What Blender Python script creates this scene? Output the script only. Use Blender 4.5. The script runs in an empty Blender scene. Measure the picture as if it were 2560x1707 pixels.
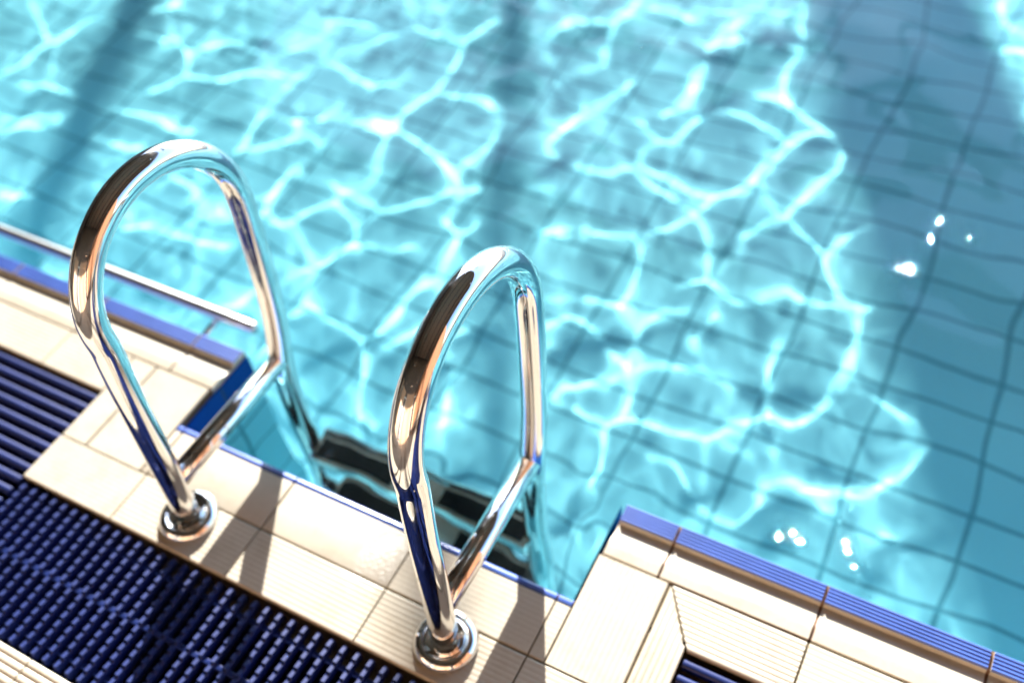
import bpy, bmesh, math, random
import numpy as np
from mathutils import Matrix, Vector

S = bpy.context.scene
C = S.collection
R = math.radians
rng = np.random.default_rng(7)
random.seed(7)

# ------------------------------------------------------------------ basics
CAM = Vector((1.105, -.484, 1.432))
CAM_ANG = (R(32.99), R(40.15), R(-7.0))
FPX = 2489.0                       # focal length in photo pixels (35 mm)
WATER = -.07
FLOOR = -.88
SUN = Vector((-1.12, 2.4, 1.0)).normalized()

def tag(o, label=None, cat=None, group=None, kind=None):
    if label: o['label'] = label
    if cat: o['category'] = cat
    if group: o['group'] = group
    if kind: o['kind'] = kind
    return o

def empty(name, loc=(0, 0, 0)):
    o = bpy.data.objects.new(name, None); C.objects.link(o); o.location = loc
    o.empty_display_size = .1
    return o

def obj(name, verts, faces, mats, parent=None, smooth=False, midx=None, receiver=False):
    me = bpy.data.meshes.new(name)
    me.from_pydata([tuple(v) for v in verts], [], [tuple(f) for f in faces])
    if not isinstance(mats, (list, tuple)): mats = [mats]
    for m in mats: me.materials.append(m)
    if midx is not None: me.polygons.foreach_set('material_index', midx)
    me.polygons.foreach_set('use_smooth', [smooth]*len(me.polygons))
    bm = bmesh.new(); bm.from_mesh(me)
    bmesh.ops.recalc_face_normals(bm, faces=bm.faces); bm.to_mesh(me); bm.free()
    me.update()
    o = bpy.data.objects.new(name, me); C.objects.link(o)
    if parent: o.parent = parent
    if receiver: o.cycles.is_caustics_receiver = True
    return o

class MB:
    """collects boxes, extrusions, tubes and lathes into one mesh"""
    def __init__(s): s.v = []; s.f = []; s.m = []
    def add(s, V, F, m=0):
        b = len(s.v); s.v += [tuple(p) for p in V]; s.f += [tuple(b+i for i in f) for f in F]; s.m += [m]*len(F)
    def box(s, x0, x1, y0, y1, z0, z1, m=0, bev=0.0):
        if bev <= 0:
            V = [(x, y, z) for z in (z0, z1) for y in (y0, y1) for x in (x0, x1)]
            s.add(V, [(0,2,3,1),(4,5,7,6),(0,1,5,4),(2,6,7,3),(0,4,6,2),(1,3,7,5)], m); return
        b = bev
        V = [(x0,y0,z0),(x1,y0,z0),(x1,y1,z0),(x0,y1,z0),
             (x0,y0,z1-b),(x1,y0,z1-b),(x1,y1,z1-b),(x0,y1,z1-b),
             (x0+.4*b,y0+.4*b,z1-.35*b),(x1-.4*b,y0+.4*b,z1-.35*b),(x1-.4*b,y1-.4*b,z1-.35*b),(x0+.4*b,y1-.4*b,z1-.35*b),
             (x0+1.4*b,y0+1.4*b,z1),(x1-1.4*b,y0+1.4*b,z1),(x1-1.4*b,y1-1.4*b,z1),(x0+1.4*b,y1-1.4*b,z1)]
        F = [(3,2,1,0)]
        for k in range(3):
            for i in range(4):
                j = (i+1) % 4; F.append((4*k+i, 4*k+j, 4*k+4+j, 4*k+4+i))
        F.append((12,13,14,15)); s.add(V, F, m)
    def extrude(s, prof, a0, a1, axis='x', m=0, mprof=None, cap=True):
        """closed profile (p,z) swept along x (p = y) or along y (p = x)"""
        n = len(prof)
        P = lambda a, p: (a, p[0], p[1]) if axis == 'x' else (p[0], a, p[1])
        V = [P(a0, p) for p in prof] + [P(a1, p) for p in prof]
        b = len(s.v); s.v += V
        for i in range(n):
            j = (i+1) % n
            s.f.append((b+i, b+j, b+n+j, b+n+i)); s.m.append(mprof[i] if mprof else m)
        if cap:
            s.f.append(tuple(b+i for i in range(n))); s.m.append(m)
            s.f.append(tuple(b+n+i for i in reversed(range(n)))); s.m.append(m)
    def tube(s, pts, r, seg=32, m=0, cap=True):
        pts = [Vector(p) for p in pts]; n = len(pts)
        T = [(pts[min(i+1, n-1)]-pts[max(i-1, 0)]).normalized() for i in range(n)]
        up = Vector((1, 0, 0)) if abs(T[0].x) < .9 else Vector((0, 0, 1))
        b = len(s.v)
        for i in range(n):
            a = (up-T[i]*up.dot(T[i])).normalized(); up = a; c = T[i].cross(a)
            rr = r[i] if isinstance(r, (list, tuple)) else r
            for k in range(seg):
                t = 2*math.pi*k/seg
                s.v.append(tuple(pts[i]+a*(rr*math.cos(t))+c*(rr*math.sin(t))))
        for i in range(n-1):
            for k in range(seg):
                l = (k+1) % seg
                s.f.append((b+i*seg+k, b+i*seg+l, b+(i+1)*seg+l, b+(i+1)*seg+k)); s.m.append(m)
        if cap:
            s.f.append(tuple(b+k for k in reversed(range(seg)))); s.m.append(m)
            s.f.append(tuple(b+(n-1)*seg+k for k in range(seg))); s.m.append(m)
    def lathe(s, prof, c, seg=48, m=0):
        b = len(s.v); n = len(prof)
        for (r, z) in prof:
            for k in range(seg):
                t = 2*math.pi*k/seg; s.v.append((c[0]+r*math.cos(t), c[1]+r*math.sin(t), c[2]+z))
        for i in range(n-1):
            for k in range(seg):
                l = (k+1) % seg
                s.f.append((b+i*seg+k, b+i*seg+l, b+(i+1)*seg+l, b+(i+1)*seg+k)); s.m.append(m)
    def build(s, name, mats, parent=None, smooth=False, receiver=False, auto=None):
        o = obj(name, s.v, s.f, mats, parent, smooth, s.m, receiver)
        if auto is not None:
            me = o.data; me.polygons.foreach_set('use_smooth', [True]*len(me.polygons))
            me.set_sharp_from_angle(angle=R(auto))
        return o

# ------------------------------------------------------------------ materials
def material(name):
    m = bpy.data.materials.new(name); m.use_nodes = True
    nt = m.node_tree; b = nt.nodes['Principled BSDF']
    return m, nt, b
def node(nt, t, **k):
    n = nt.nodes.new(t)
    for a, v in k.items(): setattr(n, a, v)
    return n
def mth(nt, op, a, b=None, c=None):
    n = nt.nodes.new('ShaderNodeMath'); n.operation = op
    for i, v in enumerate((a, b, c)):
        if v is None: continue
        if isinstance(v, (int, float)): n.inputs[i].default_value = v
        else: nt.links.new(v, n.inputs[i])
    return n.outputs[0]
def noise(nt, scale, detail=3, rough=.55, vec=None):
    n = nt.nodes.new('ShaderNodeTexNoise'); n.inputs['Scale'].default_value = scale
    n.inputs['Detail'].default_value = detail; n.inputs['Roughness'].default_value = rough
    if vec is None:
        vec = nt.nodes.new('ShaderNodeTexCoord').outputs['Object']
    nt.links.new(vec, n.inputs['Vector'])
    return n.outputs['Fac']
def ramp(nt, fac, stops):
    r = nt.nodes.new('ShaderNodeValToRGB'); e = r.color_ramp.elements
    while len(e) < len(stops): e.new(.5)
    for i, (p, c) in enumerate(stops):
        e[i].position = p; e[i].color = (*c, 1) if len(c) == 3 else c
    nt.links.new(fac, r.inputs[0]); return r.outputs[0]
def bump(nt, b, h, strength=.3, dist=.002):
    n = nt.nodes.new('ShaderNodeBump'); n.inputs['Strength'].default_value = strength
    n.inputs['Distance'].default_value = dist
    nt.links.new(h, n.inputs['Height']); nt.links.new(n.outputs[0], b.inputs['Normal'])

def simple(name, col, rough=.4, var=.12, scale=30, metal=0., spec=.5, bmp=0.):
    m, nt, b = material(name)
    d = [max(0, c*(1-var)) for c in col]; l = [min(1, c*(1+var)) for c in col]
    f = noise(nt, scale)
    nt.links.new(ramp(nt, f, [(.3, d), (.7, l)]), b.inputs['Base Color'])
    b.inputs['Roughness'].default_value = rough; b.inputs['Metallic'].default_value = metal
    b.inputs['Specular IOR Level'].default_value = spec
    if bmp: bump(nt, b, noise(nt, scale*6), bmp)
    return m

def m_chrome():
    m, nt, b = material('polished_steel')
    b.inputs['Base Color'].default_value = (.80, .79, .78, 1); b.inputs['Metallic'].default_value = 1
    # dried water marks and fingerprints dull the polish in patches
    f = noise(nt, 38, 6, .7); g = noise(nt, 9, 3)
    sm = mth(nt, 'MULTIPLY', mth(nt, 'MAXIMUM', mth(nt, 'SUBTRACT', f, .47), 0), mth(nt, 'MULTIPLY_ADD', g, 2.2, -.4))
    nt.links.new(mth(nt, 'MULTIPLY_ADD', mth(nt, 'MAXIMUM', sm, 0), 1.0, .03), b.inputs['Roughness'])
    return m

def m_tile():
    m, nt, b = material('cream_tile')
    tc = nt.nodes.new('ShaderNodeTexCoord').outputs['Object']
    f = noise(nt, 9, 4); g = noise(nt, 140, 3)
    base = ramp(nt, f, [(.3, (.56, .51, .415)), (.7, (.61, .56, .465))])
    mix = node(nt, 'ShaderNodeMix', data_type='RGBA', blend_type='MULTIPLY'); mix.inputs[0].default_value = 1
    nt.links.new(base, mix.inputs[6]); nt.links.new(ramp(nt, g, [(.3, (.95, .94, .92)), (.65, (1, 1, 1))]), mix.inputs[7])
    vt = node(nt, 'ShaderNodeTexWhiteNoise', noise_dimensions='2D')
    sn = node(nt, 'ShaderNodeVectorMath', operation='SNAP'); sn.inputs[1].default_value = (.25, .1085, 1)
    of = node(nt, 'ShaderNodeVectorMath', operation='ADD'); of.inputs[1].default_value = (.001, .109, 0)
    nt.links.new(tc, of.inputs[0]); nt.links.new(of.outputs[0], sn.inputs[0]); nt.links.new(sn.outputs[0], vt.inputs['Vector'])
    m2 = node(nt, 'ShaderNodeMix', data_type='RGBA', blend_type='MULTIPLY'); m2.inputs[0].default_value = 1
    nt.links.new(mix.outputs[2], m2.inputs[6]); nt.links.new(ramp(nt, vt.outputs['Value'], [(0, (.95, .94, .925)), (1, (1, 1, 1))]), m2.inputs[7])
    m3 = node(nt, 'ShaderNodeMix', data_type='RGBA', blend_type='MULTIPLY'); m3.inputs[0].default_value = 1
    nt.links.new(m2.outputs[2], m3.inputs[6]); nt.links.new(ramp(nt, noise(nt, 17, 5, .65), [(.36, (.93, .915, .89)), (.50, (1, 1, 1))]), m3.inputs[7])
    nt.links.new(m3.outputs[2], b.inputs['Base Color'])
    # a splash of pool water on two tiles: smooth, glossy, slightly wavy film
    sep = node(nt, 'ShaderNodeSeparateXYZ'); nt.links.new(tc, sep.inputs[0])
    X, Y = sep.outputs[0], sep.outputs[1]
    # ellipse along the splash
    dx = mth(nt, 'ADD', X, -.462); dy = mth(nt, 'ADD', Y, -.028)
    a = mth(nt, 'ADD', mth(nt, 'MULTIPLY', dx, .25), mth(nt, 'MULTIPLY', dy, .97))
    c = mth(nt, 'ADD', mth(nt, 'MULTIPLY', dx, -.97), mth(nt, 'MULTIPLY', dy, .25))
    d = mth(nt, 'SQRT', mth(nt, 'ADD', mth(nt, 'POWER', mth(nt, 'DIVIDE', a, .062), 2), mth(nt, 'POWER', mth(nt, 'DIVIDE', c, .042), 2)))
    d = mth(nt, 'ADD', d, mth(nt, 'MULTIPLY_ADD', noise(nt, 40, 4), 1.5, -.75))
    wet = node(nt, 'ShaderNodeMapRange', interpolation_type='SMOOTHSTEP'); wet.inputs[1].default_value = 1.15; wet.inputs[2].default_value = .55
    nt.links.new(d, wet.inputs[0])
    wf = wet.outputs[0]
    b.inputs['Roughness'].default_value = .40
    nt.links.new(wf, b.inputs['Coat Weight']); b.inputs['Coat Roughness'].default_value = .46; b.inputs['Coat IOR'].default_value = 2.1
    h = mth(nt, 'ADD', mth(nt, 'MULTIPLY', wf, mth(nt, 'MULTIPLY', noise(nt, 170, 2), 1.0)), mth(nt, 'MULTIPLY', g, .04))
    bn = node(nt, 'ShaderNodeBump'); bn.inputs['Strength'].default_value = 1; bn.inputs['Distance'].default_value = .0022
    nt.links.new(h, bn.inputs['Height']); nt.links.new(bn.outputs[0], b.inputs['Coat Normal'])
    return m

def grid_tile(name, tile_lo, tile_hi, grout, axes, off, size, width, rough=.25):
    """wall and floor tiles: joints are part of the surface pattern"""
    m, nt, b = material(name)
    tc = nt.nodes.new('ShaderNodeTexCoord').outputs['Object']
    sep = node(nt, 'ShaderNodeSeparateXYZ'); nt.links.new(tc, sep.inputs[0])
    def line(k):
        q = mth(nt, 'DIVIDE', mth(nt, 'ADD', sep.outputs[axes[k]], -off[k]), size[k])
        fr = mth(nt, 'SUBTRACT', mth(nt, 'FRACT', mth(nt, 'ADD', q, .5)), .5)
        dd = mth(nt, 'MULTIPLY', mth(nt, 'ABSOLUTE', fr), size[k])
        r = node(nt, 'ShaderNodeMapRange', interpolation_type='SMOOTHSTEP')
        r.inputs[1].default_value = width*.62; r.inputs[2].default_value = width*.38
        nt.links.new(dd, r.inputs[0]); 
        return r.outputs[0], mth(nt, 'FLOOR', q)
    (l0, i0), (l1, i1) = line(0), line(1)
    ln = mth(nt, 'MAXIMUM', l0, l1)
    cv = node(nt, 'ShaderNodeCombineXYZ'); nt.links.new(i0, cv.inputs[0]); nt.links.new(i1, cv.inputs[1])
    wn = node(nt, 'ShaderNodeTexWhiteNoise'); nt.links.new(cv.outputs[0], wn.inputs['Vector'])
    f = mth(nt, 'ADD', mth(nt, 'MULTIPLY', wn.outputs['Value'], .6), mth(nt, 'MULTIPLY', noise(nt, 6, 4), .4))
    tcol = ramp(nt, f, [(.15, tile_lo), (.85, tile_hi)])
    mix = node(nt, 'ShaderNodeMix', data_type='RGBA'); nt.links.new(ln, mix.inputs[0])
    nt.links.new(tcol, mix.inputs[6]); mix.inputs[7].default_value = (*grout, 1)
    nt.links.new(mix.outputs[2], b.inputs['Base Color']); b.inputs['Roughness'].default_value = rough
    b.inputs['Specular IOR Level'].default_value = 0   # under water the glaze hardly reflects
    return m

def m_water():
    m = bpy.data.materials.new('pool_water'); m.use_nodes = True; nt = m.node_tree; nt.nodes.clear()
    o = nt.nodes.new('ShaderNodeOutputMaterial'); g = nt.nodes.new('ShaderNodeBsdfGlass')
    g.inputs['Color'].default_value = (.87, .99, 1, 1); g.inputs['Roughness'].default_value = 0; g.inputs['IOR'].default_value = 1.333
    nt.links.new(g.outputs[0], o.inputs[0]); return m

def m_drop():
    m, nt, b = material('water_drop')
    b.inputs['Base Color'].default_value = (1, 1, 1, 1); b.inputs['Roughness'].default_value = .03
    b.inputs['IOR'].default_value = 1.33; b.inputs['Transmission Weight'].default_value = 1
    return m
CHROME = m_chrome()
TILE = m_tile()
GROUT = simple('olive_grout', (.14, .105, .05), .8, .25, 60)
GROUTR = simple('brown_grout', (.17, .085, .045), .7, .2, 60)
NOSING = simple('blue_glazed_nosing', (.058, .115, .40), .22, .10, 14)
GRATE = simple('navy_plastic', (.013, .026, .125), .33, .12, 20)
PIT = simple('dark_channel', (.006, .006, .010), .8, .1, 8)
FLOOR_M = grid_tile('aqua_floor_tile', (.335, .80, .92), (.375, .85, .96), (.13, .40, .50), (0, 1), (.836, .684), (.2535, .1285), .0105)
WALL_M = grid_tile('aqua_wall_tile', (.335, .80, .92), (.375, .85, .96), (.13, .40, .50), (0, 2), (.836, -.20), (.2535, .1285), .0105)
WALLY_M = grid_tile('royal_blue_wall_tile', (.006, .06, .24), (.010, .075, .28), (.03, .08, .16), (1, 2), (.215, -.20), (.13, .1285), .006)
WALLZ_M = grid_tile('aqua_side_tile', (.335, .80, .92), (.375, .85, .96), (.13, .40, .50), (1, 2), (.215, -.20), (.13, .1285), .0105)
WATER_M = m_water()
BLACK = simple('black_rubber', (.007, .008, .009), .6, .2, 40, spec=.04)
DROP = m_drop()
STEELR = simple('satin_steel', (.50, .51, .53), .30, .06, 60, metal=1.)
STEEL = simple('brushed_steel', (.72, .72, .71), .16, .08, 60, metal=1.)

# ------------------------------------------------------------------ deck of cream tiles
NX0, NX1 = -.017, .777           # the notch cut for the ladder
NY = .098                         # tile edge of the notch
G0, G1 = -.339, -.0985            # the grate channel in front of the notch
GY = .1075                        # edge of the channels left and right
WL, WR = -.207, .957              # inner ends of the side channels
CY0, CY1 = .1985, .30             # coping row
J = .0016                         # half a joint
TH = .006

deck = MB()
def tile(x0, x1, y0, y1, ribs=None, z=0., bev=.0016):
    """one tile, its top cut into fine ribs along x or y"""
    x0 += J; x1 -= J; y0 += J; y1 -= J
    if ribs is None:
        deck.box(x0, x1, y0, y1, z-TH*2, z, 0, bev); return
    along, pitch, depth = ribs
    a0, a1 = (y0, y1) if along == 'x' else (x0, x1)
    n = max(1, round((a1-a0)/pitch)); p = (a1-a0)/n
    prof = [(a0, z-TH*2), (a0, z-.0022), (a0+.0012, z-depth*.6)]
    for i in range(n):
        s = a0+i*p
        if i: prof += [(s, z-depth), (s+p*.16, z-depth*.35)]
        prof += [(s+p*.34, z), (s+p*.66, z), (s+p*.84, z-depth*.35)]
    prof += [(a1-.0012, z-depth*.6), (a1, z-.0022), (a1, z-TH*2)]
    b0, b1 = (x0, x1) if along == 'x' else (y0, y1)
    deck.extrude(prof, b0, b1, along)

RB = ('x', .0088, .00042); RF = ('x', .0088, .00020); RYB = ('y', .0088, .0004)
rowF = [WL, 0, .25, .5, .75, WR]
for a, b in zip(rowF[:-1], rowF[1:]):
    tile(a, b, G1, 0, RF if b <= 0 else RB)
tile(NX0, 0, 0, NY); tile(.75, NX1, 0, NY, RF)
for a in (0, .25, .5): tile(a, a+.25, 0, NY, None if a < .3 else RF)
# flanks left and right of the notch
tile(WL, -.147, 0, CY0, RYB); tile(-.147, NX0, 0, CY0, RYB)
tile(NX1, .897, 0, CY0, RYB)
def poly_tile(pts, along='y', z=0.):
    n = len(pts); V = [(x, y, z-.012) for x, y in pts]+[(x, y, z) for x, y in pts]
    deck.add(V, [tuple(range(n-1, -1, -1)), tuple(range(n, 2*n))]+[(i, (i+1) % n, n+(i+1) % n, n+i) for i in range(n)])
# mitred corner on the right: one half ribbed along y, its neighbour along x
k = .0022
poly_tile([(.897+k, 0+k), (WR-k, 0+k), (WR-k, GY), (.897+k+.001, CY0-.004)])
for i in range(6):   # raised ribs of the mitred piece
    x = .903+i*.0092
    ytop = CY0-.006-(x-.897)/(WR-.897)*(CY0-GY)
    deck.box(x, x+.005, .004, ytop, -.001, .0006, 0, .0003)
def mitre_row(x0, x1):
    # tile whose left end is cut along the mitre
    y0, y1 = GY+k, CY0-k
    n = 10; p = (y1-y0)/n
    for i in range(n):
        ya, yb = y0+i*p, y0+(i+1)*p
        for (c, d, za, zb) in ((ya, ya+.25*p, -.0007, 0), (ya+.25*p, ya+.75*p, 0, 0), (ya+.75*p, yb, 0, -.0007)):
            xs = lambda y: x0+(CY0-y)/(CY0-GY)*(WR-.897)
            deck.add([(xs(c), c, za), (x1-k, c, za), (x1-k, d, zb), (xs(d), d, zb)], [(0, 1, 2, 3)])
    xs = lambda y: x0+(CY0-y)/(CY0-GY)*(WR-.897)
    deck.add([(xs(y0), y0, -.0007), (x1-k, y0, -.0007), (x1-k, y0, -.012), (xs(y0), y0, -.012)], [(0, 1, 2, 3)])
    deck.add([(xs(y0), y0, -.0007), (xs(y1), y1, -.0007), (xs(y1), y1, -.012), (xs(y0), y0, -.012)], [(0, 1, 2, 3)])
    deck.add([(x1-k, y0, -.0007), (x1-k, y1, -.0007), (x1-k, y1, -.012), (x1-k, y0, -.012)], [(0, 1, 2, 3)])
mitre_row(.897+.004, 1.114)
xr = [1.114+.238*i for i in range(12)]
for a, b in zip(xr[:-1], xr[1:]): tile(a, b, GY, CY0, RB)
xl = [WL]+[-.368-.244*i for i in range(14)]
for a, b in zip(xl[:-1], xl[1:]): tile(b, a, GY, CY0, RB)
# wide ribbed deck beyond the channel
y = G0
for r_ in range(3):
    for i in range(-16, 14):
        o = .125 if r_ % 2 else 0
        tile(i*.25+.06+o, (i+1)*.25+.06+o, y-.125, y, ('x', .0125, .0022))
    y -= .125
# mortar bed under the tiles
bed = MB()
for (a, b, c, d) in ((WL+.012, WR-.012, G1+.014, 0), (WL+.012, NX0-.001, 0, CY0), (NX1+.001, WR-.012, 0, GY+.004), (NX0-.001, NX1+.001, 0, NY-.001),
                     (NX1+.001, 3.7, GY+.014, CY0), (-3.7, WL-.001, GY+.014, CY0)):
    bed.box(a, b, c, d, -.20, -.0032)
bed.box(-4.0, 3.8, y, G0-.003, -.20, -.0045)
md = deck.build('deck', [TILE], auto=25); tag(md, kind='structure')
mb = bed.build('mortar', [GROUT]); tag(mb, kind='structure')

# ------------------------------------------------------------------ coping with blue finger-grip nosing
cop = MB(); cj = MB()
def coping(x0, x1, side=1):
    x0 += .0024; x1 -= .0024
    P = [(CY0+J, -.012), (CY0+J, -.0016), (CY0+J+.0018, 0), (.214, .0006), (.2215, .0010), (.226, .0006), (.231, -.0012), (.237, -.0042), (.2425, -.0068), (.248, -.0083), (.256, -.009), (.2635, -.009), (.2655, -.0072), (.2668, -.003)]
    mi = [0]*(len(P)-1)
    # blue lip with five ribs
    y = .2672
    P.append((y, -.0015)); mi.append(1)
    w = .0062
    for i in range(5):
        P += [(y+.0009, -.0006), (y+w*.30, .0006), (y+w*.62, .0006), (y+w*.88, -.0004), (y+w, -.0022)]; mi += [1]*5
        y += w
    P += [(y+.0006, -.0024), (y+.0016, -.0062), (y+.0018, -.013), (y+.0016, -.05), (.26, -.05), (.24, -.02)]; mi += [1]*6
    mi.append(0)
    cop.extrude(P, x0, x1, 'x', 0, mi)
    cj.extrude([(CY0+.004, -.02), (CY0+.004, -.003), (.226, -.0025), (.244, -.0095), (.262, -.0112), (.2645, -.0105), (.268, -.0042), (.2985, -.004), (.2985, -.05), (.25, -.05)], *((x1-.0005, x1+.0053) if side > 0 else (x0-.0053, x0+.0005)), 'x')
cr = [NX1+.003, .876]+[1.114+.238*i for i in range(11)]
for a, b in zip(cr[:-1], cr[1:]): coping(a, b)
cl = [NX0+.004, -.119]+[-.363-.244*i for i in range(13)]
for a, b in zip(cl[:-1], cl[1:]): coping(b, a, -1)
# slim nosing in the notch: round lilac-blue bullnose
nos = MB()
jx = [NX0, 0, .25, .5, .75, NX1]
for a, b in zip(jx[:-1], jx[1:]):
    P = [(NY, -.012), (NY, -.0012), (NY+.001, 0), (NY+.004, .0004)]
    P += [(NY+.0045+.0085*math.sin(t), .0004-.0085+.0085*math.cos(t)) for t in [math.pi/2*i/6 for i in range(7)]]
    P += [(NY+.013, -.05), (NY, -.05)]
    nos.extrude(P, a+.0018, b-.0018, 'x')
cj.box(NX0, NX1, NY+.001, NY+.011, -.05, -.0035)
o = cop.build('coping', [TILE, NOSING], auto=35, receiver=True); tag(o, kind='structure')
o = cj.build('coping_joint', [GROUTR]); tag(o, kind='structure')
o = nos.build('notch_nosing', [NOSING], auto=35); tag(o, kind='structure')

# ------------------------------------------------------------------ pool basin
POOL_X0, POOL_X1, POOL_Y1 = -4.6, 3.6, 6.6
wl = MB()
def quad(a, b, m=0, z0=FLOOR, z1=-.049):
    wl.add([(*a, z0), (*b, z0), (*b, z1), (*a, z1)], [(0, 1, 2, 3)], m)
quad((POOL_X0, .296), (NX0, .296)); quad((NX1, .296), (POOL_X1, .296))
quad((NX0, NY+.009), (NX1, NY+.009))
for xw in (NX0+.0052, NX1-.0052):
    wl.add([(xw, NY+.009, -.088), (xw, .2995, -.088), (xw, .2995, -.0125), (xw, NY+.009, -.0125)], [(0, 1, 2, 3)], 1)
    wl.add([(xw, NY+.009, FLOOR), (xw, .2995, FLOOR), (xw, .2995, -.088), (xw, NY+.009, -.088)], [(0, 1, 2, 3)], 2)
quad((POOL_X0, POOL_Y1), (POOL_X1, POOL_Y1), z1=.0); quad((POOL_X0, .296), (POOL_X0, POOL_Y1), z1=.0); quad((POOL_X1, .296), (POOL_X1, POOL_Y1), z1=.0)
o = wl.build('pool_wall', [WALL_M, WALLY_M, WALLZ_M], receiver=True); tag(o, kind='structure')
o = obj('pool_floor', [(POOL_X0, NY, FLOOR), (POOL_X1, NY, FLOOR), (POOL_X1, POOL_Y1, FLOOR), (POOL_X0, POOL_Y1, FLOOR)], [(0, 1, 2, 3)], FLOOR_M, receiver=True)
tag(o, kind='structure')

# ------------------------------------------------------------------ water surface
# Sunlight is refracted by this surface (shadow caustics); its waves are shaped so
# that their crests focus the sun into the net of bright lines on the pool floor.
def rotm():
    def Z(a): c, s = np.cos(a), np.sin(a); return np.array([[c, -s, 0], [s, c, 0], [0, 0, 1]])
    def X(a): c, s = np.cos(a), np.sin(a); return np.array([[1, 0, 0], [0, c, -s], [0, s, c]])
    return Z(CAM_ANG[0])@X(CAM_ANG[1])@Z(CAM_ANG[2])
ROT = rotm()
def refract(d, n, eta=1/1.333):
    c = -(d*n).sum(-1, keepdims=True); k_ = 1-eta*eta*(1-c*c)
    return eta*d+(eta*c-np.sqrt(k_))*n
def floor_pt(px, slope=None):
    """photo pixel -> point on the pool floor, seen through the surface"""
    px = np.asarray(px, float)
    d = np.stack([(px[:, 0]-1280)/FPX, -(px[:, 1]-853.5)/FPX, -np.ones(len(px))], -1)@ROT.T
    d /= np.linalg.norm(d, axis=-1, keepdims=True)
    p = np.array(CAM)+d*((WATER-CAM.z)/d[:, 2])[:, None]
    n = np.zeros_like(p); n[:, 2] = 1
    if slope is not None:
        g = slope(p[:, 0], p[:, 1]); n[:, 0] = -g[0]; n[:, 1] = -g[1]; n /= np.linalg.norm(n, axis=-1, keepdims=True)
    d = refract(d, n)
    return p+d*((FLOOR-WATER)/d[:, 2])[:, None]
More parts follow.
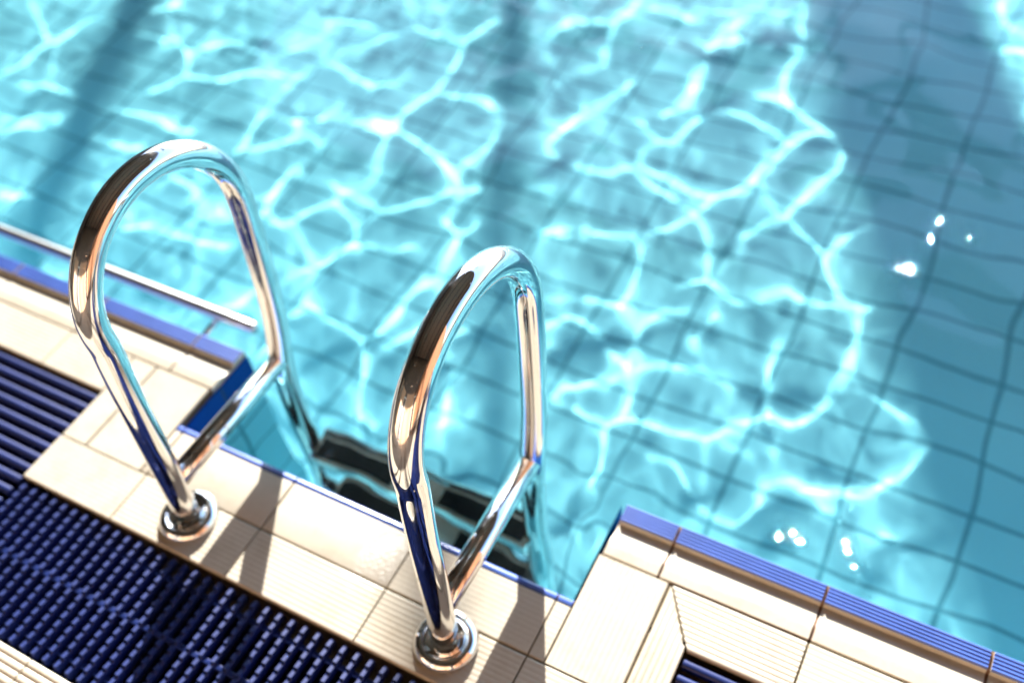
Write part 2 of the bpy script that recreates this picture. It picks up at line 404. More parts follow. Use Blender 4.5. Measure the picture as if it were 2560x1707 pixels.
LINES = {  # zoom frame: (offset x, offset y, scale), then (weight, points)
 'E': ((560, 0, .3912), [
  (.7, [660,150,780,130,940,180]), (1, [880,300,1060,220,1190,160,1340,200,1490,270,1560,250,1660,180,1780,120]), (.6, [1180,0,1220,70,1195,150]),
  (1, [1560,250,1480,380,1420,500,1340,610,1210,700,1080,780,930,840]), (1, [1080,800,1180,870,1330,970,1420,1060,1480,1160,1520,1220,1640,1220]),
  (.8, [1380,600,1520,610,1680,650,1810,730,1790,830,1720,920,1640,1000,1560,1060]), (.6, [450,780,640,760,860,790,1060,770]),
  (.6, [450,780,520,860,640,930,760,960]), (.7, [640,400,760,440,870,520,980,550,1090,540]), (.7, [400,330,500,290,600,250]),
  (.5, [0,280,90,270,180,310,260,360]), (.7, [0,490,170,455,340,460,470,470]), (.6, [470,470,380,580,270,700,180,790,120,900,90,970]),
  (.7, [60,960,200,950,400,890,520,870]), (.9, [450,1070,350,1200,250,1320,290,1430,400,1450,540,1360,680,1320,760,1250,690,1180]),
  (.4, [450,1070,500,1180]), (1, [690,1180,760,1230,870,1260,960,1340,1020,1380,1180,1310,1300,1300,1420,1220,1520,1220]),
  (.7, [680,1330,780,1380,860,1440,850,1567]), (.6, [860,1440,980,1380]), (.5, [1060,820,1010,960,950,1100,900,1230]), (.6, [1520,1220,1470,1340,1420,1430]),
  (.9, [1400,1400,1430,1450,1490,1500,1590,1480,1640,1400]), (.6, [1490,1500,1470,1567])]),
 'D': ((560, 450, .3912), [
  (.9, [600,555,700,490,800,430,920,430,1040,470,1200,440]), (.6, [860,400,800,430]), (.4, [600,555,540,440,480,320]), (.6, [600,555,480,600,360,670]),
  (.7, [600,555,570,680,520,800,450,920]), (1, [540,800,640,890,760,970,870,1040,960,1000,1040,920,1130,850,1190,730,1290,660,1370,690]),
  (.8, [870,1040,910,1150,1000,1110,1090,1050,1200,1000,1300,950]), (1, [910,1150,910,1260,850,1400,850,1500,960,1567]), (.6, [1490,360,1440,480,1400,600,1380,700]),
  (.7, [1400,1400,1440,1480,1400,1567]), (.7, [0,850,100,820,220,720]), (.6, [330,1000,270,1090,210,1180]), (.7, [1480,1010,1540,950])]),
 'B': ((1280, 0, .5442), [
  (1, [200,140,280,100,460,110,520,60,590,0]), (.6, [460,110,440,230,420,300]), (.4, [420,300,300,330,200,390]),
  (.9, [560,380,440,460,300,540,220,620,140,680,220,750,380,790,480,810,590,770,620,680,700,650]),
  (1, [590,770,720,820,860,900,960,900,1060,880,1110,840,1190,740,1260,670,1360,610,1460,610,1520,700,1510,780,1420,830,1360,880,1330,940,1260,990]),
  (.9, [560,800,680,880,800,960,850,990,760,1040,620,1080]), (.7, [850,990,930,910]), (.7, [590,570,660,640,710,660,780,600,900,530,1040,530,1150,560,1230,630]),
  (1, [700,540,800,490,850,380,900,280,930,160,1060,90]), (.5, [640,30,760,60,840,110]), (.5, [960,60,1130,40,1340,80]), (.6, [1340,0,1340,210]),
  (.8, [900,200,1100,190,1240,230,1330,220,1400,230]), (.6, [1330,230,1260,330,1240,430]), (.8, [1140,450,1240,430,1300,500,1390,570,1460,610]),
  (1, [150,1080,250,1070,400,1090,560,1090]), (.8, [560,1090,600,1140,580,1250,530,1350,500,1410]), (.5, [150,1390,330,1400,500,1410,550,1500]),
  (.6, [850,990,910,1060,910,1180,920,1290]), (.6, [1260,990,1190,1020,1050,1100]), (.5, [1160,860,1220,990,1260,990]), (.5, [1250,1000,1340,1090,1430,1160]),
  (.9, [1620,1050,1520,1110,1450,1180,1460,1280,1510,1370,1570,1420,1650,1420]), (1, [780,1320,920,1290,980,1360,1070,1410,1160,1360,1260,1350,1380,1400,1560,1410]),
  (.6, [110,880,190,870]), (.5, [2250,20,2270,110,2352,160]), (.7, [2230,230,2300,220,2352,230])]),
 'C': ((1280, 640, .5442), [
  (.8, [500,240,560,330,560,440,560,530,540,640,500,740]), (.8, [140,340,300,310,360,340,420,430,500,490,560,530]), (.8, [560,330,660,290,800,250]),
  (.6, [960,270,880,340,830,450]), (.5, [560,530,740,530,900,560,1000,590]), (.7, [560,540,440,580,300,600,180,660]), (.5, [180,660,300,740,460,760]),
  (1, [460,760,580,750,700,800,800,830,890,870,960,830,1060,790,1150,750,1200,740,1290,790,1400,730,1460,650,1530,560,1560,450,1580,350,1580,250]),
  (.6, [440,770,420,900,390,1020,380,1130]), (.6, [1210,440,1180,580,1200,740,1210,860,1210,970]), (.5, [890,870,880,1000,870,1170]),
  (.6, [630,930,740,950,800,1030,840,1120,870,1170]), (.5, [870,1170,940,1090,970,1060]), (.8, [870,1170,960,1210,1040,1250,1110,1190,1160,1090]),
  (1, [1110,1090,1180,1040,1270,1040,1370,1080,1560,1090,1680,1060,1800,1000,1880,910,1960,860]), (.6, [1960,860,1880,810,1740,710,1560,620]),
  (.4, [1330,1070,1430,1150,1480,1220]), (.6, [1580,1310,1640,1380,1720,1410,1830,1400]), (.5, [1700,1300,1850,1280]), (.4, [960,870,1080,950])]),
 'A': ((0, 0, .5442), [
  (.9, [0,350,80,320,150,240,250,190,350,130,420,80,500,80,590,130]), (.6, [150,30,200,120,230,180]), (.8, [640,150,740,180,810,170,870,240,870,320,830,350,740,400,660,430]),
  (.9, [870,340,980,370,1100,340,1240,320,1380,340]), (.5, [890,250,970,210,1060,190,1180,230]), (1, [80,380,200,390,290,410,410,480,330,530,180,570,0,600]),
  (.6, [0,540,120,560,300,520]), (.7, [480,510,600,520,740,540,790,590,890,610]), (.8, [0,905,150,905]), (1, [580,1050,700,1040,800,1060,900,1120,1040,1130]),
  (.7, [790,800,870,850,950,950,1060,1000]), (.6, [860,1030,950,970,1060,1000]), (.9, [720,50,820,10]), (.8, [1080,30,1190,20]), (.4, [800,1280,830,1200]), (.4, [420,610,570,680,650,690])]),
}
# light path: surface point -> floor point, and how a slope moves the floor point
sd = -np.array(SUN)
def throw(gx, gy):
    n = np.array([[-gx, -gy, 1.]]); n /= np.linalg.norm(n)
    d = refract(sd[None], n)[0]; return d[:2]*((FLOOR-WATER)/d[2])
OFF = throw(0, 0)
ev = np.array([SUN.x, SUN.y]); ev /= np.linalg.norm(ev); eu = np.array([ev[1], -ev[0]])
e_ = .02
Ku = ((throw(*(eu*e_))-throw(*(-eu*e_)))/(2*e_))@eu
Kv = ((throw(*(ev*e_))-throw(*(-ev*e_)))/(2*e_))@ev
NU, NV = 800, 675
U0, LU, V0, LV = -1.95, 4.9, -1.05, 4.1
su, sv = math.sqrt(Ku), math.sqrt(Kv)
du, dv = LU/NU, LV/NV
uu = U0+np.arange(NU)*du; vv = V0+np.arange(NV)*dv
UU, VV = np.meshgrid(uu, vv, indexing='ij')
ku = 2*np.pi*np.fft.fftfreq(NU, du/su); kv = 2*np.pi*np.fft.fftfreq(NV, dv/sv)
KU, KV = np.meshgrid(ku, kv, indexing='ij'); K2 = KU**2+KV**2; K2[0, 0] = 1
SM = np.exp(-.5*K2*.0042**2)      # keeps the surface smooth
def sample(A, fu, fv):
    iu = np.floor(fu).astype(int); iv = np.floor(fv).astype(int); tu = fu-iu; tv = fv-iv
    a = lambda i, j: A[i % NU, j % NV]
    return (a(iu, iv)*(1-tu)+a(iu+1, iv)*tu)*(1-tv)+(a(iu, iv+1)*(1-tu)+a(iu+1, iv+1)*tu)*tv
def line_field(slope):
    F = np.zeros((NU, NV)); Hh = np.zeros((NU, NV)); near = np.full((NU, NV), 9.)
    for (ox, oy, sc), ls in LINES.values():
        for w, p in ls:
            p = np.array(p, float).reshape(-1, 2)*sc+[ox, oy]
            q = np.concatenate([p[:-1]+(p[1:]-p[:-1])*t for t in (0, .25, .5, .75)], 0).reshape(4, -1, 2).transpose(1, 0, 2).reshape(-1, 2)
            q = np.vstack([q, p[-1:]])
            # round the corners of the traced line
            for _ in range(3): q[1:-1] = .25*q[:-2]+.5*q[1:-1]+.25*q[2:]
            f = floor_pt(q, slope)[:, :2]; pu = f@eu; pv = f@ev
            m = np.full((NU, NV), 9.)
            for a in range(len(q)-1):
                lo_u, hi_u = sorted((pu[a], pu[a+1])); lo_v, hi_v = sorted((pv[a], pv[a+1]))
                i0 = max(0, int((lo_u-.32-U0)/du)); i1 = min(NU, int((hi_u+.32-U0)/du)+2)
                j0 = max(0, int((lo_v-.32-V0)/dv)); j1 = min(NV, int((hi_v+.32-V0)/dv)+2)
                if i0 >= i1 or j0 >= j1: continue
                x = UU[i0:i1, j0:j1]-pu[a]; y_ = VV[i0:i1, j0:j1]-pv[a]
                ax, ay = pu[a+1]-pu[a], pv[a+1]-pv[a]; L2 = ax*ax+ay*ay+1e-12
                t = np.clip((x*ax+y_*ay)/L2, 0, 1)
                m[i0:i1, j0:j1] = np.minimum(m[i0:i1, j0:j1], np.hypot(x-t*ax, y_-t*ay))
            g = w*np.exp(-.5*(m/WID)**2); F = np.maximum(F, g)+.35*np.minimum(F, g)
            Hh += w*np.exp(-.5*(m/.035)**2); near = np.minimum(near, m)
    return F, Hh, near
# a free net of weaker lines: coarse beyond the frame and in the shade, fine in between
def soft(scale, seed):
    g = np.random.default_rng(seed).standard_normal((NU, NV)); g = np.real(np.fft.ifft2(np.fft.fft2(g)*np.exp(-.5*K2*scale**2)))
    return g/g.std()
def net(cell, jit, wob):
    gu, gv = int(LU/cell), int(LV/cell)
    seeds = [((i+.5+rng.uniform(-jit, jit))*LU/gu, (j+.5+rng.uniform(-jit, jit))*LV/gv) for i in range(gu) for j in range(gv)]
    f1 = np.full((NU, NV), 9.); f2 = np.full((NU, NV), 9.)
    wu = UU-U0+wob*soft(.05, 21)+.4*wob*soft(.02, 22); wv = VV-V0+wob*soft(.05, 23)+.4*wob*soft(.02, 24)
    for a, b in seeds:
        i = np.arange(int((a-2.2*cell)/du), int((a+2.2*cell)/du)); j = np.arange(int((b-2.2*cell)/dv), int((b+2.2*cell)/dv))
        ix = np.ix_(i % NU, j % NV)
        x = np.abs(wu[ix]-a) % LU; x = np.minimum(x, LU-x); y_ = np.abs(wv[ix]-b) % LV; y_ = np.minimum(y_, LV-y_)
        d = np.hypot(x, y_*.9); p1 = f1[ix]; f2[ix] = np.minimum(f2[ix], np.maximum(d, p1)); f1[ix] = np.minimum(p1, d)
    return f2-f1
WID = .0056*np.clip(1+.35*soft(.09, 31), .5, 1.9)
free = np.exp(-.5*(net(.27, .42, .02)/.016)**2)*np.clip(.75+.4*soft(.16, 3), .15, 1.5)
fine = np.exp(-.5*(net(.135, .45, .015)/.009)**2)*np.clip(.25+.5*soft(.10, 4), 0, 1.4)
h = np.zeros((NU, NV))
def slope_fn(hc):
    Hf = np.fft.fft2(hc)
    gU = np.real(np.fft.ifft2(1j*KU*Hf))/su; gV = np.real(np.fft.ifft2(1j*KV*Hf))/sv
    def fn(x, y):
        # surface point -> field coordinates (fields are stored at the floor point a flat surface would light)
        a = (np.stack([x, y], -1)+OFF)
        fu = (a@eu-U0)/du; fv = (a@ev-V0)/dv
        s_u = sample(gU, fu, fv); s_v = sample(gV, fu, fv)
        return s_u*eu[0]+s_v*ev[0], s_u*eu[1]+s_v*ev[1]
    return fn
AMP = 9.0
for rnd in range(2):
    F, Hh, near = line_field(slope_fn(h) if rnd else None)
    fm = np.clip((near-.16)/.14, 0, 1); fm = fm*fm*(3-2*fm)
    rho = 1+AMP*F+.12*np.minimum(Hh, 2)+fm*(3.6*free+.1)+1.1*fine+np.clip(.14*soft(.06, 5)+.06*soft(.025, 6), -.14, .6)
    rho = np.real(np.fft.ifft2(np.fft.fft2(rho)*np.exp(-.5*K2*.0035**2)))
    rho /= np.real(np.fft.ifft2(np.fft.fft2(rho)*np.exp(-.5*K2*.16**2)))      # no long-range drift of light
    rho /= rho.mean()
    for it in range(70 if rnd == 0 else 60):
        Hf = np.fft.fft2(h)*SM
        hx = np.real(np.fft.ifft2(1j*KU*Hf)); hy = np.real(np.fft.ifft2(1j*KV*Hf))
        hxx = np.real(np.fft.ifft2(-KU*KU*Hf)); hyy = np.real(np.fft.ifft2(-KV*KV*Hf)); hxy = np.real(np.fft.ifft2(-KU*KV*Hf))
        r = sample(rho, (UU-U0+hx*su)/du, (VV-V0+hy*sv)/dv)
        lap = np.sqrt((1+hxx)**2+(1+hyy)**2+2*hxy**2+2/r)-2
        lap -= lap.mean()
        hn = np.real(np.fft.ifft2(-np.fft.fft2(lap)/K2*SM)); hn -= hn.mean()
        h = .4*h+.6*hn
rip = soft(.055, 16)*1.3+soft(.028, 12)*.5+soft(.016, 13)*.14
gx_ = np.real(np.fft.ifft2(1j*KU*np.fft.fft2(rip)))
h = h+rip*(.0060/(gx_.std()/su))      # small wind ripples
chop = soft(.030, 14)*.9+soft(.016, 15)*.3          # choppier water in the ladder notch
cg = np.real(np.fft.ifft2(1j*KU*np.fft.fft2(chop))).std()/su
def mask(cx_, cy_, sx_, sy_):
    f = np.array([cx_, cy_])+OFF; du_ = UU-f@eu; dv_ = VV-f@ev
    X_ = du_*eu[0]+dv_*ev[0]; Y_ = du_*eu[1]+dv_*ev[1]
    return np.exp(-(X_/sx_)**4-(Y_/sy_)**4)
h = h+chop*(.075/cg)*np.maximum(mask(.42, .17, .42, .13), .8*mask(.74, .22, .12, .2))
fs = slope_fn(h)
def height(x, y):
    a = np.stack([x, y], -1)+OFF
    fu = (a@eu-U0)/du; fv = (a@ev-V0)/dv
    iu = np.floor(fu).astype(int); iv = np.floor(fv).astype(int); tu = fu-iu; tv = fv-iv
    def w4(t): return [((-t+2)*t-1)*t/2, ((3*t-5)*t*t+2)/2, ((-3*t+4)*t+1)*t/2, (t-1)*t*t/2]
    wu_, wv_ = w4(tu), w4(tv); out = 0
    for i in range(4):
        for j in range(4): out = out+wu_[i]*wv_[j]*h[(iu+i-1) % NU, (iv+j-1) % NV]
    return out
ST = .009
# a few steep little ripples that throw the sun toward the viewer
GL = [(1.034,.404,0.0039),(1.050,.391,0.0048),(1.016,.384,0.0034),(1.115,.424,0.0025),(1.124,.405,0.0038),(1.143,.385,0.0034),(1.152,.374,0.0022),(1.108,.489,0.0022),
      (1.084,1.233,0.0036),(1.122,1.250,0.0030),(1.146,1.203,0.0039),(1.081,1.174,0.0034),(1.046,1.067,.0034),(1.064,1.072,0.0030),
      (1.010,.410,0.0016),(1.060,.402,0.0018),(1.131,.432,0.0016),(1.160,.398,0.0017),(1.098,.455,0.0017),(1.170,.345,0.0018),(1.100,1.262,0.0021),(1.155,1.190,0.0018),(1.060,1.130,0.0017),(.66,1.02,0.0018),(.30,.80,0.0021),(.25,1.6,0.0026),(.93,.60,0.0016)]
xs = np.concatenate([np.arange(POOL_X0, -3.3, .03), np.arange(-3.3, 2.3, ST), np.arange(2.3, POOL_X1+.03, .03)])
ys = np.concatenate([np.arange(NY+.009, 4.4, ST), np.arange(4.4, POOL_Y1+.03, .03)])
for x_, y_, r_ in GL:
    n_ = np.arange(-1.7*r_, 1.71*r_, .0010); xs = np.concatenate([xs, x_+n_]); ys = np.concatenate([ys, y_+n_])
def uniq(q):
    q = np.sort(q); k_ = [q[0]]
    for v_ in q[1:]:
        if v_-k_[-1] > .0007: k_.append(v_)
    return np.array(k_)
xs = uniq(xs); ys = uniq(ys)
XX, YY = np.meshgrid(xs, ys)
ZZ = WATER+height(XX, YY)
for gi, (x_, y_, r_) in enumerate(GL):
    p_ = np.array([x_, y_, WATER]); v_ = np.array(CAM)-p_; v_ /= np.linalg.norm(v_); n_ = v_+np.array(SUN); n_ /= np.linalg.norm(n_)
    ax = XX-x_; ay = YY-y_; rr = np.hypot(ax, ay); th = np.arctan2(ay, ax)
    rad = r_*(1+.28*np.sin(2*th+gi*1.7)+.15*np.sin(3*th+gi))
    wn = np.clip((1.55-rr/rad)/.6, 0, 1); wn = wn*wn*(3-2*wn)
    base = ZZ[np.unravel_index(rr.argmin(), rr.shape)]
    flat = base-(n_[0]*ax+n_[1]*ay)/n_[2]
    ZZ = ZZ*(1-wn)+flat*wn
print('WAVES', 'K', Ku, Kv, 'h range', float(h.min()), float(h.max()), 'slope', float(np.abs(np.array(fs(XX, YY))).max()), 'rho', float(rho.min()), float(rho.max()))
nx, ny = len(xs), len(ys)
V = np.stack([XX, YY, ZZ], -1).reshape(-1, 3)
I, Jj = np.meshgrid(np.arange(nx-1), np.arange(ny-1))
cx = (xs[I]+xs[I+1])/2; cy = (ys[Jj]+ys[Jj+1])/2
keep = ((cy > .298) | ((cx > NX0) & (cx < NX1))).ravel()
a = (Jj*nx+I).ravel()[keep]
Fq = np.stack([a, a+1, a+nx+1, a+nx], -1)
me = bpy.data.meshes.new('water')
me.vertices.add(len(V)); me.vertices.foreach_set('co', V.ravel())
me.loops.add(Fq.size); me.loops.foreach_set('vertex_index', Fq.ravel().astype(np.int32))
me.polygons.add(len(Fq)); me.polygons.foreach_set('loop_start', np.arange(0, Fq.size, 4, dtype=np.int32))
me.update(calc_edges=True); me.validate()
me.polygons.foreach_set('use_smooth', [True]*len(me.polygons))
me.materials.append(WATER_M)
water = bpy.data.objects.new('water', me); C.objects.link(water); tag(water, kind='structure')
water.cycles.is_caustics_caster = True

# ------------------------------------------------------------------ ladder
TR = .0213
def arc_profile():
    P = [(-.034, .012), (-.030, .06), (-.026, .13), (-.022, .22), (-.018, .30), (-.014, .36), (-.010, .405)]
    # arch
    c = (.146, .432); rx, ry = .157, .157
    for i in range(0, 25):
        t = math.pi-(math.pi+.12)*i/24+.10
        P.append((c[0]+rx*math.cos(t), c[1]+ry*math.sin(t)))
    P += [(.301, .37), (.297, .30), (.289, .20), (.279, .14), (.268, .095), (.262, .06), (.259, .02), (.257, -.03), (.256, -.07), (.255, -.12), (.255, -.3), (.255, -.5), (.255, -.66)]
    # smooth
    q = [Vector((0, y, z)) for y, z in P]
    for _ in range(2):
        n = [q[0]]
        for a, b in zip(q[:-1], q[1:]): n += [a*.75+b*.25, a*.25+b*.75]
        n.append(q[-1]); q = n
    return q
PROF = arc_profile()
ladder = empty('pool_ladder', (.375, .1, 0))
tag(ladder, 'polished steel pool ladder with two arched handrails standing on round floor flanges', 'pool ladder')
ladder.matrix_world = Matrix.Translation((.375, .1, 0))
LO = Vector((-.375, -.1, 0))
def handrail(x):
    lift = .007 if x < .3 else 0
    t = MB(); t.tube([p+Vector((x, max(0, min(1, p.z/.4))*lift, max(0, min(1, p.z/.4))*lift))+LO for p in PROF], TR, 40)
    h = t.build('handrail', CHROME, ladder, smooth=True, receiver=True)
    b = MB(); b.tube([Vector((x, -.026, .094))+LO, Vector((x, .1, .090))+LO, Vector((x, .266, .085))+LO], .0192, 32, cap=True)
    b.build('brace', CHROME, h, smooth=True, receiver=True)
    f = MB(); f.lathe([(.0214, .0100), (.0300, .0102), (.0325, .0120), (.0345, .0145), (.0368, .0155), (.0400, .0148), (.0440, .0125), (.0475, .0090), (.0500, .0045), (.0508, .0005)], Vector((x, -.034, 0))+LO)
    f.build('floor_flange', CHROME, h, auto=50)
    d = MB(); q = [p+Vector((x, max(0, min(1, p.z/.4))*lift, max(0, min(1, p.z/.4))*lift))+LO for p in PROF]
    top = [i for i, p in enumerate(PROF) if p.z > .40]
    for k_ in range(70):
        i = random.choice(top); p0 = q[i]; T = (q[i+1]-q[i-1]).normalized(); nrm = T.cross(Vector((1, 0, 0)))
        if nrm.z < 0 and abs(T.z) < .9: nrm = -nrm
        an = random.gauss(0, .9); dd = (nrm*math.cos(an)+Vector((1, 0, 0))*math.sin(an)).normalized()
        p0 = p0.lerp(q[i+1], random.random()); rr = random.choice((.0005, .0007, .0009, .0013))
        c_ = p0+dd*(TR-.1*rr); b_ = len(d.v)
        e1 = T; e2 = dd.cross(T).normalized(); NS = 10
        for hgt, rad_ in ((0, 1), (.35, .92), (.62, .62)):
            for j_ in range(NS):
                t_ = 2*math.pi*j_/NS; d.v.append(tuple(c_+dd*(rr*hgt)+e1*(rr*rad_*math.cos(t_)*1.15)+e2*(rr*rad_*math.sin(t_))))
        d.v.append(tuple(c_+dd*(rr*.72)))
        for L_ in range(2):
            for j_ in range(NS):
                l_ = (j_+1) % NS; d.f.append((b_+L_*NS+j_, b_+L_*NS+l_, b_+(L_+1)*NS+l_, b_+(L_+1)*NS+j_)); d.m.append(0)
        for j_ in range(NS): d.f.append((b_+2*NS+j_, b_+2*NS+(j_+1) % NS, b_+3*NS)); d.m.append(0)
    o = d.build('water_drops', DROP, h, smooth=True); o['kind'] = 'stuff'
    return h
hr = [handrail(.124), handrail(.629)]
for z in (-.20, -.45, -.70):
    t = MB(); y0, y1 = .222, .298
    P = [(y0, z-.02), (y0, z-.004), (y0+.004, z), (y1-.014, z), (y1-.011, z+.0045), (y1-.006, z+.0065), (y1-.001, z+.004), (y1+.001, z-.002), (y1, z-.022), (y1-.003, z-.022), (y1-.003, z-.004), (y0+.003, z-.004), (y0+.003, z-.02)]
    t.extrude([(a+LO.y, b) for a, b in P], .127+TR*.6+LO.x, .629-TR*.6+LO.x, 'x')
    st = t.build('step', STEEL, ladder, receiver=True)
    for (a, b) in ((.150, .325), (.425, .606)):
        p = MB(); p.box(a+LO.x, b+LO.x, .236+LO.y, .277+LO.y, z+.0004, z+.005, 0, .0015)
        for i in range(6): p.box(a+.004+LO.x, b-.004+LO.x, .239+i*.0064+LO.y, .2415+i*.0064+LO.y, z+.005, z+.0065, 0, .0006)
        p.build('tread_pad', BLACK, st, receiver=True)

# ------------------------------------------------------------------ grab rail along the pool wall
gr = empty('grab_rail', (-.6, .36, -.03))
tag(gr, 'thin straight steel grab rail running along the pool edge at far left', 'grab rail')
GO = Vector((.6, -.36, .03))
t = MB(); q = [Vector((-2.9, .366, -.022))]+[Vector((-2.9+2.85*i/40, .366, -.022)) for i in range(1, 41)]
t.tube([p+GO for p in q]+[Vector((-.046, .366, -.022))+GO, Vector((-.043, .366, -.022))+GO], [.0130]*41+[.0112, .007], 24)
t.build('tube', STEELR, gr, smooth=True, receiver=True)
for x in (-.135, -1.3, -2.5):
    b = MB(); b.tube([Vector((x, .3005, -.028))+GO, Vector((x, .33, -.026))+GO, Vector((x, .366, -.024))+GO], .007, 16)
    bk = b.build('bracket', CHROME, gr, smooth=True, receiver=True)
    n = MB(); n.tube([Vector((x, .2995, -.028))+GO, Vector((x, .3035, -.028))+GO], .018, 24)
    n.build('wall_plate', CHROME, bk, smooth=False)

# ------------------------------------------------------------------ overflow grates
def grate_bar(mb, a0, a1, c, axis, w=.0086, top=-.004, teeth=True):
    """one bar: rounded rod with raised anti-slip studs"""
    prof = [(c-w*.42, top-.018), (c-w*.5, top-.006), (c-w*.45, top-.003), (c-w*.28, top-.0012), (c, top-.0006), (c+w*.28, top-.0012), (c+w*.45, top-.003), (c+w*.5, top-.006), (c+w*.42, top-.018)]
    mb.extrude(prof, a0, a1, axis)
    if not teeth: return
    n = round((a1-a0)/.0160); p = (a1-a0)/n
    for i in range(n):
        # flat-topped stud, its long face leaning toward the pool
        s0 = a0+i*p+p*.13; s1 = a0+(i+1)*p-p*.13
        q0, q1 = c-w*.46, c+w*.46; i0, i1 = c-w*.37, c+w*.37
        zb, zt, zm = top-.0026, top+.0019, top-.0006
        V = [(s0, q0, zb), (s1, q0, zb), (s1, q1, zb), (s0, q1, zb), (s0+.0007, i0, zt-.0002), (s1-.0006, i0, zm-.0002), (s1-.0006, i1, zm-.0002), (s0+.0007, i1, zt-.0002),
             (s0+.0010, c, zt), (s1-.0006, c, zm)]
        if axis == 'y': V = [(b_, a_, z) for a_, b_, z in V]
        mb.add(V, [(0, 1, 5, 4), (1, 2, 6, 9, 5), (2, 3, 7, 6), (3, 0, 4, 8, 7), (4, 5, 9, 8), (8, 9, 6, 7)])
def grate(name_label, x0, x1, y0, y1, axis):
    g = empty('drain_grate', ((x0+x1)/2, (y0+y1)/2, -.02))
    tag(g, name_label, 'drain grate', 'blue drain grates along the pool edge')
    L = Vector(g.location)
    mb = MB(); P = .0242
    if axis == 'y':
        n = int((x1-x0-.006)/P); st = (x1-x0-.006)/n
        for i in range(n): grate_bar(mb, y0+.004, y1-.007, x0+.003+(i+.5)*st, 'y')
    else:
        n = int((y1-y0-.006)/P); st = (y1-y0-.006)/n
        for i in range(n): grate_bar(mb, x0+.003, x1-.003, y0+.003+(i+.5)*st, 'x', w=.0135, teeth=False)
    mb.v = [tuple(Vector(v)-L) for v in mb.v]
    mb.build('bar_panel', GRATE, g, auto=40)
    rods = [(y0+y1)/2] if axis == 'y' else None
    if axis == 'y':
        for yy in (y0+.03, (y0+y1)/2, y1-.035):
            r = MB(); z = -.0092 if abs(yy-(y0+y1)/2) < .01 else -.018
            r.box(x0+.002-L.x, x1-.002-L.x, yy-.0045-L.y, yy+.0045-L.y, z-.008-L.z, z-L.z, 0, .0012)
            r.build('connecting_rod', GRATE, g, auto=40)
    else:
        k = 0; xx = x1-.05
        while xx > x0 and k < 8:
            r = MB(); r.box(xx-.0045-L.x, xx+.0045-L.x, y0+.002-L.y, y1-.002-L.y, -.026-L.z, -.018-L.z, 0, .0012)
            r.build('connecting_rod', GRATE, g, auto=40); xx -= .25; k += 1
    return g
grate('blue grate with short bars running toward the pool, in front of the ladder', WL, WR+.6, G0, G1, 'y')
grate('blue grate at far left with long bars parallel to the pool edge', -2.2, WL, G0, GY, 'x')
grate('blue grate corner at bottom right with long bars parallel to the pool edge', WR, 3.2, G1, GY, 'x')
pit = MB(); pit.box(-3.9, 3.9, G0-.004, CY0-.05, -.25, -.21)
tag(pit.build('channel', PIT), kind='structure')

# ------------------------------------------------------------------ surroundings outside the frame
WOOD = simple('dark_timber', (.085, .058, .044), .5, .3, 5)
WOODL = simple('brown_timber', (.33, .23, .165), .5, .3, 5)
WHITE = simple('white_paint', (.72, .70, .66), .4, .05, 4)
GROUND = simple('dark_mirrored_ground', (.075, .065, .058), .7, .15, 2)  # unseen ground, coloured dark so the chrome rails mirror something dark
FRAME = simple('grey_painted_steel', (.30, .30, .31), .4, .08, 5)
PEACH = simple('peach_wall_tile', (.50, .30, .18), .5, .06, 3)
TERRA = simple('terracotta_bounce', (.50, .24, .13), .8, .10, 2)
gd = MB()
B = 600
for (a, b, c, d) in ((-B, B, -B, -.712), (-B, B, POOL_Y1, B), (-B, POOL_X0, -.712, POOL_Y1), (POOL_X1, B, -.712, POOL_Y1)):
    gd.add([(a, c, -.006), (b, c, -.006), (b, d, -.006), (a, d, -.006)], [(0, 1, 2, 3)])
tag(gd.build('ground', GROUND), kind='structure')
ww = empty('window_wall', (-6.54, 14, 0))
tag(ww, 'tall grey window wall beyond the water whose posts shade strips of the pool floor', 'window wall')
posts = [(-6.9, .14), (-5.4, .14), (-4.0, .14), (-2.5, .14), (-.965, .12), (.585, .058), (1.985, .54), (3.55, .14), (5.05, .14), (6.5, .14), (8.0, .14)]
for c, w in posts:
    p = MB(); x = c; p.box(x-w/2, x+w/2, -.06, .06, 0, 9.0); p.build('post', FRAME, ww)
p = MB(); p.box(-7.5, 8.5, -.1, .1, 9.0, 9.6); p.build('beam', FRAME, ww)
bw = empty('back_wall', (0, -3.3, 0))
tag(bw, 'peach tiled wall behind the deck mirrored as warm stripes in the handrails', 'wall')
p = MB(); p.box(-9, 9, -.15, .13, 0, 6.2); p.build('cladding', WOOD, bw)
xd = [-9, -4.6, -3.7, -.9, 0.0, 2.9, 3.8, 9]
for a, b in zip(xd[::2], xd[1::2]):
    p = MB(); p.box(a, b, .13, .15, 0, 2.5); p.build('tiled_dado', PEACH, bw)
for a, b in zip(xd[1:-1:2], xd[2::2]):
    f = MB(); f.box(a, a+.07, .132, .19, 0, 2.2); f.box(b-.07, b, .132, .19, 0, 2.2); f.box(a+.07, b-.07, .132, .19, 2.13, 2.2); f.build('door_frame', WHITE, bw)
rf = empty('canopy', (0, -3.3, 6.2))
tag(rf, 'broad brown timber roof over the pool mirrored in the tops of the rails', 'canopy')
p = MB(); p.box(-9, 9, -.2, 10.6, .002, .2); p.build('slab', WOODL, rf)
p = MB(); p.box(-9, 9, 10.6, 10.7, -.1, .3); p.build('fascia', WHITE, rf)
for i in range(6):
    p = MB(); x = -6.3+i*2.6; p.box(x-.09, x+.09, -.1, 10.5, -.35, 0); p.build('joist', WOOD, rf)
lw = empty('side_wall', (-7.6, 2, 0))
tag(lw, 'dark timber wall at the left end of the pool mirrored in the rails', 'wall')
p = MB(); p.box(-.1, .1, -5.2, 5.9, 0, 6.2); p.build('cladding', WOOD, lw)
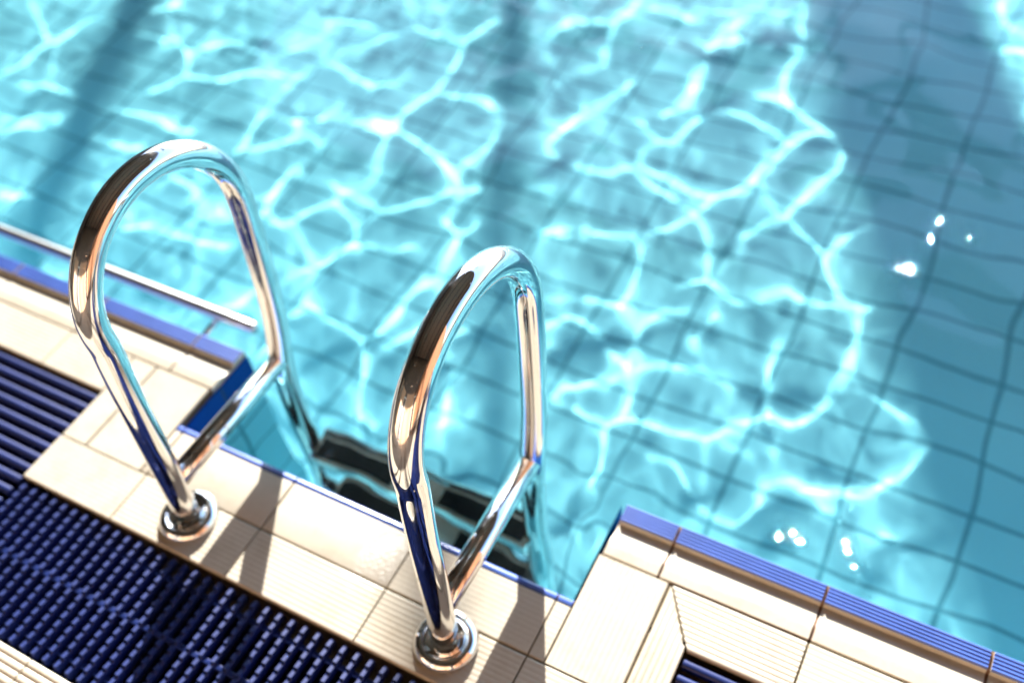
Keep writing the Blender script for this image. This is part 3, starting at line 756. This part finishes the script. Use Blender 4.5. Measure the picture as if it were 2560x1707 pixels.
bounce_wall = empty('side_wall', (4.4, -2.2, 0))  # added out of view: sunlit wall that bounces warm fill onto the deck
tag(bounce_wall, 'unseen terracotta wall added at right to bounce warm sunlight onto the deck', 'wall')
p = MB(); p.box(-.1, .1, -.94, 2.9, 0, 3.4); p.build('bounce_panel', TERRA, bounce_wall)
# ------------------------------------------------------------------ light
L = bpy.data.lights.new('sun', 'SUN'); L.energy = 5.0; L.angle = R(.5); L.color = (1, .95, .88)
L.cycles.is_caustics_light = True
lo = bpy.data.objects.new('sun', L); C.objects.link(lo); lo.rotation_euler = SUN.to_track_quat('Z', 'Y').to_euler()
W = bpy.data.worlds.new('World'); S.world = W; W.use_nodes = True
nt = W.node_tree; bg = nt.nodes['Background']
sky = nt.nodes.new('ShaderNodeTexSky'); sky.sky_type = 'NISHITA'; sky.sun_disc = False
sky.sun_elevation = math.asin(SUN.z); sky.sun_rotation = math.atan2(SUN.x, SUN.y)
sky.dust_density = .3; sky.air_density = 1.0; sky.ozone_density = 2.0
nt.links.new(sky.outputs[0], bg.inputs[0]); bg.inputs[1].default_value = .14

# ------------------------------------------------------------------ camera
cd = bpy.data.cameras.new('camera'); co = bpy.data.objects.new('camera', cd); C.objects.link(co); S.camera = co
cd.sensor_width = 36; cd.lens = FPX/2560*36; cd.clip_start = .02; cd.clip_end = 2000
co.matrix_world = Matrix.Translation(CAM)@Matrix.Rotation(CAM_ANG[0], 4, 'Z')@Matrix.Rotation(CAM_ANG[1], 4, 'X')@Matrix.Rotation(CAM_ANG[2], 4, 'Z')
cd.dof.use_dof = True; cd.dof.focus_distance = 1.22; cd.dof.aperture_fstop = 1.75
S.view_settings.view_transform = 'Standard'; S.view_settings.look = 'None'; S.view_settings.gamma = 1
S.view_settings.exposure = 2.0
S.cycles.use_denoising = True
S.cycles.caustics_reflective = False; S.cycles.caustics_refractive = True
S.cycles.max_bounces = 10; S.cycles.transmission_bounces = 8; S.cycles.diffuse_bounces = 4; S.cycles.glossy_bounces = 4
S.cycles.sample_clamp_indirect = 8; S.cycles.blur_glossy = .3
